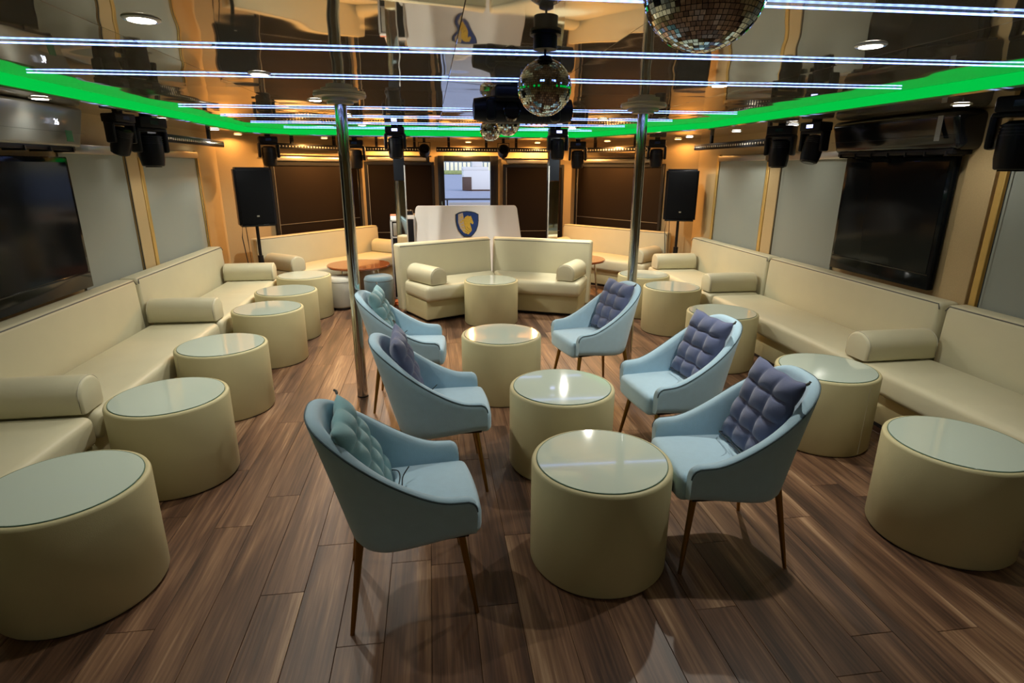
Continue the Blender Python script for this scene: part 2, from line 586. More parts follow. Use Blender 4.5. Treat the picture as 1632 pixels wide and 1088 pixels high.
t = thing('deck_rail', 'white panelled rail with dark handrail outside the door', 'railing', (.6, 11.2, -.02))
bm = B(); tube(bm, [(-2, .06, 1.11), (-.4, 0, 1.12), (.6, 0, 1.12), (2.4, .05, 1.09)], .018); obj('handrail', bm, M['steel_rail'], t)
for x in (-2.2, -1.08, -.28, 1.2):
    bm = B(); box(bm, (x + .03, 0, .05), (x + (1.06 if x in (-2.2,) else .76 if x == -1.08 else 1.42), .03, 1.06), .008); obj('rail_panel', bm, M['hull'], t)
    bm = B(); tube(bm, [(x, .015, 0), (x, .015, 1.11)], .016); obj('post', bm, M['steel_rail'], t)
bm = B(); box(bm, (-60, 180, -.3), (80, 188, .85), .3); tag(obj('grass_bank', bm, M['grass']), 'yellow green bank beyond the quay', 'bank')
t = thing('quay_fence', 'bluish fence of upright bars on the far bank', 'fence', (0, 184, .84))
for k in range(34):
    bm = B(); box(bm, (-16 + k * 1.3, 0, 0), (-15.6 + k * 1.3, .3, 3.0)); obj('fence_bar', bm, M['fence'], t, smooth=False)
bm = B(); box(bm, (-16, .1, 2.4), (28, .2, 2.7)); obj('fence_rail', bm, M['fence'], t, smooth=False)

# ================================================================== THINGS
# ------------------------------------------------------------------ steel poles
def steel_pole(x, y, label):
    t = thing('ceiling_pole', label, 'pole', (x, y, 0), 0, 'polished steel poles')
    bm = B(); lathe(bm, [(.039, 0), (.039, ZC - .055)], 32); obj('shaft', bm, M['chrome'], t)
    bm = B(); lathe(bm, [(.042, 0), (.042, .008)], 32); obj('floor_ring', bm, M['darkframe'], t)
    bm = B(); lathe(bm, [(.04, ZC - .06), (.085, ZC - .058), (.085, ZC - .042), (.118, ZC - .04), (.118, ZC - .024), (.165, ZC - .016), (.17, ZC - .001)], 40)
    obj('ceiling_flange', bm, M['pale'], t)
steel_pole(-.565, 4.17, 'polished steel pole behind the left row of blue chairs')
steel_pole(1.62, 4.45, 'polished steel pole behind the right row of blue chairs')

# ------------------------------------------------------------------ drum tables
def drum_table(loc, label, r=.30, h=.48):
    t = thing('drum_table', label, 'drum table', (*loc, 0), 0, 'cream drum tables with glass tops')
    t.rotation_euler = (0, 0, random.uniform(0, 6))
    return t
DR, DH = .30, .48
bm = B()
prof = [(DR - .03, .004), (DR - .008, .006), (DR, .018), (DR, DH - .014), (DR - .004, DH - .004), (DR - .012, DH), (DR - .02, DH - .001), (DR - .022, DH - .006)]
lathe(bm, prof, 72)
drum_me = to_mesh(bm, 'drum_body', True, 50); drum_me.materials.append(M['cream_side'])
bm = B(); lathe(bm, [(DR - .0225, DH - .008), (DR - .0225, DH + .001), (DR - .025, DH + .003)], 72)
glass_me = to_mesh(bm, 'glass_top', True, 30); glass_me.materials.append(M['frost'])
bm = B(); tube(bm, [((DR - .0228) * math.cos(a), (DR - .0228) * math.sin(a), DH + .0012) for a in [2 * math.pi * k / 72 for k in range(72)]], .0022, 6, closed=True)
rim_me = to_mesh(bm, 'glass_rim'); rim_me.materials.append(M['glass_edge'])
bm = B(); lathe(bm, [(DR - .012, 0), (DR - .012, .006)], 48)
foot_me = to_mesh(bm, 'foot_ring'); foot_me.materials.append(M['darkframe'])
bm = B(); box(bm, (DR - .0006, -.0012, .02), (DR + .0012, .0012, DH - .02))
seam_me = to_mesh(bm, 'side_seam', False); seam_me.materials.append(M['cream_piping'])
DRUMS = [
 ((-1.473, 2.198), 'cream drum table with glass top at lower left corner'),
 ((-1.454, 3.115), 'cream drum table, second nearest along the left sofas'),
 ((-1.49, 4.068), 'cream drum table, third nearest along the left sofas'),
 ((-1.462, 5.165), 'cream drum table, third from the far end along left sofas'),
 ((-1.480, 5.93), 'cream drum table, second from the far end along left sofas'),
 ((-1.483, 6.80), 'cream drum table at far end of left row beside copper table'),
 ((.639, 6.247), 'cream drum table in front of the angled centre sofa'),
 ((.494, 4.094), 'cream drum table in centre row between the two farthest blue chairs'),
 ((.71, 2.981), 'cream drum table in centre row second nearest, partly behind nearest'),
 ((.688, 2.119), 'nearest cream drum table in centre row with strip light reflection'),
 ((2.47, 6.40), 'cream drum table partly hidden behind the right steel pole'),
 ((2.513, 5.664), 'cream drum table just right of the right steel pole'),
 ((2.498, 4.543), 'cream drum table behind middle right chair with slate cushion'),
 ((2.441, 3.081), 'cream drum table behind the front right blue chair'),
 ((2.367, 2.063), 'cream drum table cut by the right edge of the picture'),
]
for loc, lab in DRUMS:
    t = drum_table(loc, lab)
    for nm, me in (('body', drum_me), ('glass_top', glass_me), ('glass_rim', rim_me), ('foot_ring', foot_me), ('side_seam', seam_me)):
        link(bpy.data.objects.new(nm, me), t)

# ------------------------------------------------------------------ sofas
def sofa_parts(t, L, depth=.56, back_t=.155, seat_z=.42, back_z=.80):
    """local: x along the sofa, back at +y (front face of back at y=0), seat toward -y"""
    h = L / 2
    bm = B(); box(bm, (-h + .02, -depth + .07, .035), (h - .02, back_t - .02, .25), .015, 2); obj('plinth', bm, M['cream_side'], t)
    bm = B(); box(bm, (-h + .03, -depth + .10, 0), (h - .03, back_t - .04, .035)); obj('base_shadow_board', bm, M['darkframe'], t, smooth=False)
    # seat cushion with soft crown
    bm = B(); box(bm, (-h + .004, -depth, .25), (h - .004, .0, seat_z), .045, 4)
    bmesh.ops.subdivide_edges(bm, edges=[e for e in bm.edges if abs((e.verts[0].co - e.verts[1].co).x) > .3], cuts=9, use_grid_fill=True)
    for v in bm.verts:
        if v.co.z > seat_z - .002:
            k = (1 - (v.co.x / h) ** 4)
            v.co.z += .004 * k * math.sin(v.co.x * 7 + L) + .004 * k
    obj('seat_cushion', bm, M['cream'], t, angle=60)
    # backrest, reclined slightly
    bm = B(); vs = box(bm, (-h + .004, 0, .04), (h - .004, back_t, back_z), .03, 3)
    for v in bm.verts:
        v.co.y += .035 * (v.co.z / back_z)
    obj('backrest', bm, M['cream'], t, angle=60)
    yy = .035 * .99 + .001
    bm = B(); tube(bm, [(-h + .022, yy + .03, .06), (-h + .01, yy - .005, back_z - .045), (-h + .03, yy + .004, back_z - .012), (h - .03, yy + .004, back_z - .012), (h - .01, yy - .005, back_z - .045), (h - .022, yy + .03, .06)][1:5], .0042, 6)
    obj('piping', bm, M['piping'], t)

def sofa(name, mid, ang, L, label, group, **k):
    t = thing(name, label, 'sofa', (*mid, 0), ang, group)
    sofa_parts(t, L, **k)
    return t

def bolster(loc, ang, label, L=.54, w=.215, h=.185):
    """D profile roll: local x = across (width), local y = length"""
    prof = [(-w / 2, .012), (-w / 2 + .012, 0), (w / 2 - .012, 0), (w / 2, .012), (w / 2, h - w / 2 + .015)]
    for k in range(1, 16):
        a = math.pi * k / 16
        prof.append((w / 2 * math.cos(a), h - w / 2 + .015 + (w / 2 - .015) * math.sin(a)))
    prof.append((-w / 2, h - w / 2 + .015))
    bm = B()
    rings = []
    cx, cz = 0, h * .45
    for (y, s) in ((-L / 2, .80), (-L / 2 + .003, .90), (-L / 2 + .012, .97), (-L / 2 + .03, 1.0), (-L / 6, 1.004), (L / 6, 1.004), (L / 2 - .03, 1.0), (L / 2 - .012, .97), (L / 2 - .003, .9), (L / 2, .8)):
        rings.append([bm.verts.new((x * s, y, max(0, cz + (z - cz) * s) if z > .02 else z)) for x, z in prof])
    n = len(prof)
    for a, b in zip(rings, rings[1:]):
        for i in range(n):
            bm.faces.new((a[i], a[(i + 1) % n], b[(i + 1) % n], b[i]))
    bm.faces.new(rings[0][::-1]); bm.faces.new(rings[-1])
    o = obj('bolster', bm, M['cream'], angle=50)
    o.location = (*loc, .43); o.rotation_euler = (0, 0, ang)
    tag(o, label, 'bolster', 'cream roll bolsters')
    bm = B()
    for y in (-L / 2 + .012, L / 2 - .012):
        tube(bm, [(x * .985, y, max(.002, cz + (z - cz) * .985)) for x, z in prof], .0025, 6, closed=True)
    obj('seam_piping', bm, M['cream_piping'], o)
    return o

SG = 'cream sofas around the lounge'
LX, RX = -2.36, 3.42
sofa('sofa', (LX, 5.98), R(90), 2.02, 'long cream sofa section along left wall nearest the loudspeaker', SG)
sofa('sofa', (LX, 4.01), R(90), 1.88, 'long cream sofa section along left wall beneath the black television', SG)
sofa('sofa', (LX, 2.08), R(90), 1.94, 'cream sofa section at left picture edge, mostly out of frame', SG)
sofa('sofa', (RX, 6.39), R(-90), 1.82, 'cream sofa section along right wall at its far end', SG)
sofa('sofa', (RX, 4.42), R(-90), 2.10, 'cream sofa section along right wall below the black television', SG)
sofa('sofa', (RX, 2.28), R(-90), 2.12, 'cream sofa section along right wall cut by picture edge', SG)

bolster((-2.09, 6.88), R(90 + 2), 'cream bolster at far end of left sofa beside loudspeaker')
bolster((-2.09, 5.03), R(90 - 1), 'cream bolster between the two long left sofa sections')
bolster((-2.10, 3.11), R(90 + 1), 'cream bolster at left picture edge on the sofa')
bolster((3.14, 7.09), R(90), 'cream bolster at far end of the right wall sofas')
bolster((3.14, 5.64), R(90), 'cream bolster at middle of the right wall sofas')
bolster((3.14, 3.38), R(90 + 1), 'cream bolster on right sofa nearest the camera')

# far chamfer sofas
def place_sofa(a, b, label, **k):
    a, b = Vector(a), Vector(b)
    d = b - a
    mid = (a + b) / 2
    return sofa('sofa', (mid.x, mid.y), math.atan2(d.y, d.x), d.length, label, SG, **k), d.normalized()
s1, d1 = place_sofa((-2.17, 7.62), (-.80, 9.30), 'amber lit cream sofa in far left corner below dark window')
n1 = Vector((d1.y, -d1.x))
a = math.atan2(d1.y, d1.x)
c = Vector((-2.17, 7.62)) + d1 * .14 + n1 * .28
bolster((c.x, c.y), a, 'shaded bolster at near end of far left corner sofa')
c = Vector((-.80, 9.30)) - d1 * .13 + n1 * .28
bolster((c.x, c.y), a, 'amber lit bolster at far end of far left corner sofa')
s2, d2 = place_sofa((2.10, 9.22), (3.30, 7.79), 'amber lit cream sofa in far right corner behind steel pole')
n2 = Vector((d2.y, -d2.x))
a = math.atan2(d2.y, d2.x)
c = Vector((2.10, 9.22)) + d2 * .13 + n2 * .28
bolster((c.x, c.y), a, 'amber lit bolster at far end of far right corner sofa')
c = Vector((3.30, 7.79)) - d2 * .14 + n2 * .28
bolster((c.x, c.y), a, 'shaded bolster at near end of far right corner sofa')
# centre angled sofa: two wings
J = Vector((.77, 7.27))
aL = R(27); aR = R(-24)
LL, LR = 1.25, 1.23
pL = J - Vector((math.cos(aL), math.sin(aL))) * LL
pR = J + Vector((math.cos(aR), math.sin(aR))) * LR
def wing(a, b, cut_left, label):
    d = (b - a); L = d.length; ang = math.atan2(d.y, d.x); mid = (a + b) / 2
    t = thing('angled_sofa_wing', label, 'sofa', (mid.x, mid.y, 0), ang, SG)
    h = L / 2
    half = R(25.5)
    k = math.tan(half)
    def miter(bm, inner):
        for v in bm.verts:   # inner end leans along the mitre so both wings meet
            if inner * v.co.x > h - .12:
                v.co.x -= inner * (-v.co.y) * k * 1.0 if v.co.y < 0 else inner * (-v.co.y) * k
    inner = 1 if cut_left else -1
    for nm, lo_, hi_, r, mm in (('plinth', (-h + .02, -.53, .035), (h - .006, .12, .25), .015, 'cream_side'),
                                ('seat_cushion', (-h + .0, -.60, .25), (h - .003, .0, .42), .05, 'cream'),
                                ('backrest', (-h - .02, 0, .04), (h - .003, .16, .82), .03, 'cream')):
        bm = B()
        lo2, hi2 = (lo_, hi_) if inner > 0 else ((-hi_[0], lo_[1], lo_[2]), (-lo_[0], hi_[1], hi_[2]))
        box(bm, lo2, hi2, r, 4)
        miter(bm, inner)
        if nm == 'backrest':
            for v in bm.verts: v.co.y += .06 * v.co.z / .8
        obj(nm, bm, M[mm], t, angle=60)
    bm = B(); tube(bm, [(-inner * (h - .0), .06, .795), (inner * (h - .0), .06, .795)], .0045, 6); obj('piping', bm, M['piping'], t)
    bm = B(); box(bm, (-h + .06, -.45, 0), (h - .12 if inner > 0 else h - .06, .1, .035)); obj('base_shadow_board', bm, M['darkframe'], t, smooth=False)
wing(pL, J, True, 'left wing of angled cream sofa in the room centre')
wing(J, pR, False, 'right wing of angled cream sofa in the room centre')
dl = (J - pL).normalized(); nl = Vector((dl.y, -dl.x))
c = pL + dl * .15 + nl * .30
bolster((c.x, c.y), aL + R(8), 'cream bolster on left wing of angled centre sofa', L=.5)
dr = (pR - J).normalized(); nr = Vector((dr.y, -dr.x))
c = pR - dr * .15 + nr * .30
bolster((c.x, c.y), aR - R(8), 'cream bolster on right wing of angled centre sofa', L=.5)

# ------------------------------------------------------------------ blue armchairs
def sstep(a, b, x):
    t = max(0.0, min(1.0, (x - a) / (b - a)))
    return t * t * (3 - 2 * t)

def plan(n=64):
    """U shaped footprint from front right arm round the back to front left arm"""
    pts = []
    hw, xf, xb = .245, .25, -.215
    dense = []
    for i in range(60):
        dense.append(Vector((xf + (-.02 - xf) * i / 60, -hw)))
    for i in range(121):
        a = -math.pi / 2 - math.pi * i / 120
        ca, sa = math.cos(a), math.sin(a)
        e = 2 / 2.9
        dense.append(Vector((-.02 + (abs(ca) ** e) * (1 if ca > 0 else -1) * (-xb - .02), (abs(sa) ** e) * (1 if sa > 0 else -1) * hw)))
    for i in range(1, 61):
        dense.append(Vector((-.02 + (xf + .02) * i / 60, hw)))
    acc = [0]
    for p, q in zip(dense, dense[1:]):
        acc.append(acc[-1] + (q - p).length)
    T = acc[-1]
    j = 0
    for i in range(-3, n + 4):
        s = T * i / n
        if i <= 0: s = T / n * (0, .12, .3, .55)[i + 3]
        if i >= n: s = T - T / n * (.55, .3, .12, 0)[i - n]
        while j < len(acc) - 2 and acc[j + 1] < s:
            j += 1
        f = (s - acc[j]) / max(1e-9, acc[j + 1] - acc[j])
        pts.append(dense[j].lerp(dense[j + 1], f))
    return pts

def chair_meshes():
    out = {}
    P = plan(72)
    N = len(P)
    bm = B()
    rows = []
    rim = []
    for i, p in enumerate(P):
        d = (P[min(i + 1, N - 1)] - P[max(i - 1, 0)]).normalized()
        nrm = Vector((d.y, -d.x))            # outward
        if nrm.dot(p - Vector((.05, 0))) < 0:
            nrm = -nrm
        b = max(0.0, min(1.0, (.15 - p.x) / .366)) ** 1.8   # 0 at arms, 1 at back
        fr = sstep(.15, .25, p.x)
        ct = max(0.0, min(1.0, (p.x - .21) / .04))
        h = .525 + .30 * b + .012 * sstep(.25, .0, p.x) - .045 * (1 - math.sqrt(max(0, 1 - ct * ct)))
        zb = .335 + .03 * sstep(-.1, .25, p.x)
        th = .052
        def pos(inset, z):
            u = (z - zb) / (.83 - zb)
            q = p - nrm * inset
            lean = -.135 * b * max(0.0, u) ** 1.05
            flare = .03 * u * (1 - b)
            return Vector((q.x + lean + nrm.x * flare * .3 - .012 * fr * (1 - u), q.y + nrm.y * flare, z))
        prof = [(.06, zb - .004), (.03, zb - .002), (.012, zb + .006), (.002, zb + .025)]
        for k in range(1, 8):
            prof.append((0, zb + .025 + (h - .02 - zb - .025) * k / 8))
        prof += [(0.0, h - .02), (.006, h - .006), (.018, h), (th - .018, h), (th - .006, h - .006), (th, h - .02)]
        zi = .40
        for k in range(1, 7):
            prof.append((th, h - .02 + (zi - h + .02) * k / 6))
        rows.append([bm.verts.new(pos(a_, z_)) for a_, z_ in prof])
        rim.append(pos(.004, h - .008))
    for a, b2 in zip(rows, rows[1:]):
        for k in range(len(a) - 1):
            bm.faces.new((a[k], b2[k], b2[k + 1], a[k + 1]))
    bm.faces.new(rows[0]); bm.faces.new(rows[-1][::-1])
    out['shell'] = to_mesh(bm, 'shell', True, 60)
    out['shell'].materials.append(M['blue_fab'])
    bm = B(); 
    first = [rows_pt for rows_pt in []]
    tube(bm, rim, .0035, 6)
    out['piping'] = to_mesh(bm, 'piping'); out['piping'].materials.append(M['blue_pipe'])
    # front seam piping runs down each arm front
    # seat
    bm = B(); box(bm, (-.16, -.198, .335), (.266, .198, .455), .032, 4)
    bmesh.ops.subdivide_edges(bm, edges=[e for e in bm.edges if (e.verts[0].co - e.verts[1].co).length > .1], cuts=7, use_grid_fill=True)
    for v in bm.verts:
        if v.co.z > .44:
            v.co.z += .016 * max(0, 1 - (v.co.y / .2) ** 2) * max(0, 1 - ((v.co.x - .07) / .25) ** 2)
        if v.co.x > .22:
            v.co.x += .012 * (1 - (v.co.y / .2) ** 2)
    out['seat'] = to_mesh(bm, 'seat', True, 60); out['seat'].materials.append(M['blue_fab'])
    bm = B(); prism(bm, [(p.x * .85, p.y * .88) for p in P], .35, .372)
    out['underframe'] = to_mesh(bm, 'underframe', False); out['underframe'].materials.append(M['darkframe'])
    legs = []
    for sx in (1, -1):
        for sy in (1, -1):
            bm = B()
            top = Vector((.185 * sx + (.0 if sx > 0 else .0), .165 * sy, .36)); ft = Vector((.2375 * sx, .22 * sy, 0))
            cone(bm, ft, ft + (top - ft) * .03, .0085, .0085, 14)
            cone(bm, ft + (top - ft) * .03, top, .0085, .0155, 14)
            me = to_mesh(bm, 'leg'); me.materials.append(M['brass']); legs.append(me)
    out['legs'] = legs
    return out
CM = chair_meshes()

def pillow_mesh(m, w=.37, h=.40, t=.052, nx=3, ny=4, seed=0):
    rnd = random.Random(seed)
    bm = B()
    G = 44
    def build(sign):
        grid = []
        for j in range(G + 1):
            row = []
            for i in range(G + 1):
                u, v = i / G * 2 - 1, j / G * 2 - 1
                edge = (1 - u ** 4) * (1 - v ** 4)
                env = max(0, edge) ** .45
                bx = abs(math.sin((u + 1) / 2 * nx * math.pi)); by = abs(math.sin((v + 1) / 2 * ny * math.pi))
                puff = .52 + .48 * (bx * by) ** .45
                corner = 1 + .035 * (u * u * v * v)
                pinch = 1 - .02 * (1 - u * u) * (abs(v) > .98) 
                x = u * w / 2 * corner * (1 - .025 * (1 - v * v)) + .003 * math.sin(v * 9 + seed)
                z = v * h / 2 * corner * (1 - .025 * (1 - u * u)) + .003 * math.sin(u * 8 + seed * 2)
                y = sign * t * env * puff
                row.append((x, y, z))
            grid.append(row)
        return grid
    A, Bk = build(-1), build(1)
    va = [[bm.verts.new(p) for p in r] for r in A]
    vb = [[(va[j][i] if (i in (0, G) or j in (0, G)) else bm.verts.new(Bk[j][i])) for i in range(G + 1)] for j in range(G + 1)]
    for j in range(G):
        for i in range(G):
            bm.faces.new((va[j][i], va[j][i + 1], va[j + 1][i + 1], va[j + 1][i]))
            bm.faces.new((vb[j][i], vb[j + 1][i], vb[j + 1][i + 1], vb[j][i + 1]))
    me = to_mesh(bm, 'tufted_cushion', True, 80)
    me.materials.append(m)
    return me
PILLOW = {k: pillow_mesh(M[k], seed=i) for i, k in enumerate(('slate', 'teal'))}
def smooth_path(pts, k=6):
    P_ = [Vector(p) for p in pts]; out = []
    for i in range(len(P_) - 1):
        a, b, c, d = P_[max(i - 1, 0)], P_[i], P_[i + 1], P_[min(i + 2, len(P_) - 1)]
        for j in range(k):
            t = j / k
            out.append(.5 * ((2 * b) + (c - a) * t + (2 * a - 5 * b + 4 * c - d) * t * t + (3 * b - a - 3 * c + d) * t ** 3))
    return out + [P_[-1]]
bm = B()
tube(bm, smooth_path([(-.15, -.02, -.190), (-.12, -.055, -.186), (-.05, -.065, -.180), (.02, -.075, -.176), (.05, -.11, -.165)]), .0024, 6)
tube(bm, smooth_path([(.15, -.02, -.190), (.11, -.05, -.187), (.05, -.06, -.182), (-.01, -.05, -.184)]), .0024, 6)
cord_me = to_mesh(bm, 'tie_cord'); cord_me.materials.append(M['cord'])
bm = B(); tube(bm, [(.19, 0, .205), (.20, .0, .215), (.196, .004, .222)], .006, 6)
tie_me = to_mesh(bm, 'corner_tie'); tie_me.materials.append(M['piping'])

def armchair(x, y, deg, label, pk, plabel, ptilt=20, pz=.655, px=-.135, proll=0, py=0):
    t = thing('armchair', label, 'armchair', (x, y, 0), R(deg), 'pale blue armchairs')
    obj('shell', CM['shell'], None, t); obj('piping', CM['piping'], None, t)
    obj('seat', CM['seat'], None, t); obj('underframe', CM['underframe'], None, t)
    for l in CM['legs']:
        obj('leg', l, None, t)
    # cushion (a thing of its own) leaning on the back
    c = bpy.data.objects.new('tufted_cushion', PILLOW[pk]); link(c)
    tag(c, plabel, 'cushion', 'tufted seat back cushions')
    Mx = (Matrix.Translation((x, y, 0)) @ Matrix.Rotation(R(deg), 4, 'Z') @ Matrix.Translation((px, py, pz))
          @ Matrix.Rotation(R(90), 4, 'Z') @ Matrix.Rotation(R(-ptilt), 4, 'X') @ Matrix.Rotation(R(proll), 4, 'Y'))
    c.matrix_world = Mx
    for nm, me in (('tie_cord', cord_me), ('corner_tie', tie_me)):
        k = bpy.data.objects.new(nm, me); link(k, c)
    return t
armchair(-.135, 2.03, 6, 'pale blue armchair at front left of the tables', 'teal', 'teal tufted cushion in the front left armchair', ptilt=26, pz=.625, px=-.155)
armchair(.003, 2.915, 2, 'pale blue armchair in the middle of the left row', 'slate', 'blue purple tufted cushion in the middle left armchair', ptilt=17, pz=.655, px=-.155)
armchair(-.20, 4.035, -3, 'pale blue armchair farthest back beside the left steel pole', 'teal', 'teal tufted cushion in the armchair by left steel pole', ptilt=18, pz=.655, px=-.16)
armchair(1.205, 4.10, 192, 'pale blue armchair farthest back in front of right pole', 'slate', 'slate tufted cushion in the armchair by right steel pole', pz=.655, px=-.155)
armchair(1.41, 3.03, 186, 'pale blue armchair in the middle of the right row', 'slate', 'slate tufted cushion in the middle right armchair', pz=.655, px=-.15)
armchair(1.258, 2.15, 177, 'pale blue armchair at front right of the tables', 'slate', 'slate tufted cushion in the front right armchair', pz=.655, px=-.15)

# ------------------------------------------------------------------ copper tables, stools
def copper_table(x, y, label, r=.39, h=.50):
    t = thing('round_table', label, 'table', (x, y, 0), 0, 'copper topped round tables')
    bm = B(); lathe(bm, [(r - .008, h - .03), (r, h - .02), (r, h - .006), (r - .006, h)], 56); obj('tabletop', bm, M['wood'], t)
    for k in range(3):
        a = R(220 + 120 * k)
        bm = B(); tube(bm, [(.30 * math.cos(a), .30 * math.sin(a), .0), (.25 * math.cos(a), .25 * math.sin(a), h - .03)], .013, 10); obj('leg', bm, M['chrome'], t)
    bm = B(); lathe(bm, [(.15, .03), (.15, .045)], 40); obj('lower_shelf', bm, M['wood'], t)
copper_table(-.93, 7.40, 'round glossy copper table beside the left steel pole')
copper_table(1.94, 7.55, 'round copper table peeking out behind angled sofa on right')
def round_stool(x, y, r, h, m, label):
    t = thing('round_stool', label, 'stool', (x, y, 0))
    bm = B(); lathe(bm, [(r - .02, .03), (r, .05), (r, h - .05), (r - .015, h - .012), (r - .05, h)], 40); obj('body', bm, m, t, angle=60)
    bm = B(); lathe(bm, [(r - .03, 0), (r - .03, .03)], 32); obj('foot_ring', bm, M['darkframe'], t)
    bm = B(); tube(bm, [(r * 1.001 * math.cos(a), r * 1.001 * math.sin(a), h - .055) for a in [2 * math.pi * k / 40 for k in range(40)]], .003, 6, closed=True); obj('piping', bm, M['piping'], t)
round_stool(-.66, 7.03, .175, .42, M['greyblue'], 'grey blue velvet stool between pole and angled sofa')
round_stool(-1.13, 7.12, .16, .40, M['stoolwhite'], 'pale round stool tucked under the copper table')
round_stool(-.95, 7.92, .16, .40, M['stoolwhite'], 'pale stool behind the copper table before corner sofa')
t = thing('folded_cloth', 'rust orange folded cloth on floor behind grey blue stool', 'cloth', (-.40, 7.25, 0))
bm = B(); box(bm, (-.10, -.1, 0), (.1, .1, .03), .012, 3); obj('lower_fold', bm, M['rust'], t)
bm = B(); box(bm, (-.09, -.09, .028), (.085, .06, .055), .012, 3); obj('upper_fold', bm, M['rust'], t)

# ------------------------------------------------------------------ DJ booth with crest
t = thing('dj_booth', 'white booth front panel carrying a blue and gold shield crest', 'booth', (.505, 8.05, 0))
bm = B()
Mf = Matrix.Rotation(R(90), 4, 'X')
prism(bm, [(-.86, 0), (.86, 0), (.715, 1.13), (.69, 1.165), (-.69, 1.165), (-.715, 1.13)], -.04, 0, Mf)
bmesh.ops.bevel(bm, geom=bm.edges[:], offset=.008, segments=2, affect='EDGES')
for v in bm.verts:
    v.co.y += .16 * v.co.z
obj('front_panel', bm, M['white'], t, angle=30)
for s in (-1, 1):
    bm = B(); box(bm, (s * .70 - .015, .24, 0), (s * .70 + .015, .62, 1.1), .004); obj('side_panel', bm, M['white'], t)
bm = B(); box(bm, (-.68, .24, 1.0), (.68, .62, 1.03), .004); obj('worktop', bm, M['black'], t)
def shield(w, h):
    pts = []
    half = [(0, 1.0), (.35, .985), (.7, .95), (1.0, .875), (1.0, .62), (.93, .42), (.78, .24), (.55, .10), (.30, .0)]
    for x, y in half: pts.append((x * w / 2, y * h))
    for x, y in half[::-1]: 
        if x > 0: pts.append((-x * w / 2, y * h))
    return pts
bm = B(); Ms = Matrix.Translation((.0, -.045, .745)) @ Mf
def shp(pts, z0, z1, m, name, par, kindlab=None):
    bm = B(); prism(bm, pts, z0, z1, Mf)
    o = obj(name, bm, m, par, smooth=False, label=kindlab); o.location = (0, 0, 0)
    return o
crest = bpy.data.objects.new('shield_crest', None); link(crest, t); crest.location = (0, .16 * .735 - .001, .735); crest.rotation_euler = (-math.atan(.16), 0, 0)
crest['label'] = 'shield crest with golden horse head on blue'
shp(shield(.325, .36), 0, .010, M['emblem_rim'], 'crest_rim', crest)
def off(pts, dx, dy): return [(x + dx, y + dy) for x, y in pts]
shp(off(shield(.302, .336), 0, .012), .010, .013, M['navy'], 'crest_field', crest)
shp([(-.125, .315), (-.06, .335), (-.045, .25), (-.04, .16), (-.02, .06), (-.05, .055), (-.10, .12), (-.128, .2)], .013, .0145, M['emblem_pale'], 'crest_mane_field', crest)
horse = [(-.03, .275), (.0, .292), (.012, .30), (.022, .288), (.045, .285), (.052, .296), (.058, .28), (.064, .262), (.074, .235), (.088, .20), (.084, .183), (.070, .176), (.058, .19), (.044, .198), (.040, .186), (.048, .15), (.058, .12), (.062, .09), (.040, .062), (.0, .05), (-.03, .07), (-.035, .10), (-.03, .14), (-.045, .17), (-.05, .21), (-.044, .25)]
shp(horse, .0145, .017, M['emblem_gold'], 'horse_head', crest)
for k, (x, y) in enumerate(((-.075, .27), (-.062, .225), (-.085, .205), (-.07, .165), (-.055, .125), (-.02, .055), (.01, .045), (-.05, .085))):
    w, hh = .02, .014
    shp([(x - w, y), (x - w * .3, y + hh), (x + w, y + hh * .6), (x + w * .5, y - hh * .5), (x - w * .4, y - hh * .6)], .0145, .0165, M['emblem_gold'], 'mane_lock', crest)
shp([(.050, .238), (.058, .243), (.062, .236), (.054, .232)], .017, .018, M['emblem_rim'], 'horse_eye', crest)
for (xa, ya, xb, yb) in ((-.03, .12, .03, .075), (-.01, .14, .045, .10), (-.04, .09, .01, .06)):
    bm = B(); tube(bm, [(xa, -.0172, ya), ((xa + xb) / 2, -.0172, (ya + yb) / 2 - .008), (xb, -.0172, yb)], .0022, 5); obj('neck_line', bm, M['emblem_rim'], crest)

# equipment case beside the booth
t = thing('equipment_case', 'black equipment case with white lid strip beside the booth', 'case', (-.36, 8.35, 0))
bm = B(); box(bm, (-.13, -.2, .0), (.13, .2, .99), .01); obj('body', bm, M['black'], t)
bm = B(); box(bm, (-.135, -.205, .99), (.135, .205, 1.04), .008); obj('lid', bm, M['white'], t)
for x in (-.13, .13):
    bm = B(); box(bm, (x - .012, -.212, 0), (x + .012, -.19, .99), .003); obj('edge_strip', bm, M['alu_white'], t)
t = thing('audio_mixer', 'small black mixer lying on the white case lid', 'mixer', (-.36, 8.35, 1.04))
bm = B(); box(bm, (-.11, -.13, 0), (.11, .13, .055), .008); obj('body', bm, M['black'], t)
for k in range(5):
    bm = B(); lathe(bm, [(.012, .055), (.010, .072)], 12, Matrix.Translation((-.08 + k * .04, -.08, 0))); obj('knob', bm, M['silver'], t)

# narrow stand case behind angled sofa
t = thing('narrow_flight_case', 'tall narrow black case with pale metal edges behind angled sofa', 'case', (-.455, 7.62, 0))
bm = B(); box(bm, (-.055, -.05, .02), (.055, .05, 1.02), .004); obj('body', bm, M['black'], t)
for x in (-.055, .055):
    for y in (-.05, .05):
        bm = B(); box(bm, (x - .012, y - .012, 0), (x + .012, y + .012, 1.03), .003); obj('corner_edge', bm, M['alu_white'], t)
for z in (.0, .80, 1.01):
    bm = B(); box(bm, (-.066, -.062, z), (.066, .062, z + .02), .003); obj('cross_band', bm, M['alu_white'], t)
bm = B(); box(bm, (-.03, -.066, .83), (.03, -.05, .99), .003); obj('mesh_plate', bm, M['silver'], t)
t = thing('card_box', 'small red and white carton on top of narrow case', 'carton', (-.455, 7.62, 1.03))
bm = B(); box(bm, (-.06, -.05, 0), (.06, .05, .06), .003); obj('body', bm, M['white'], t)
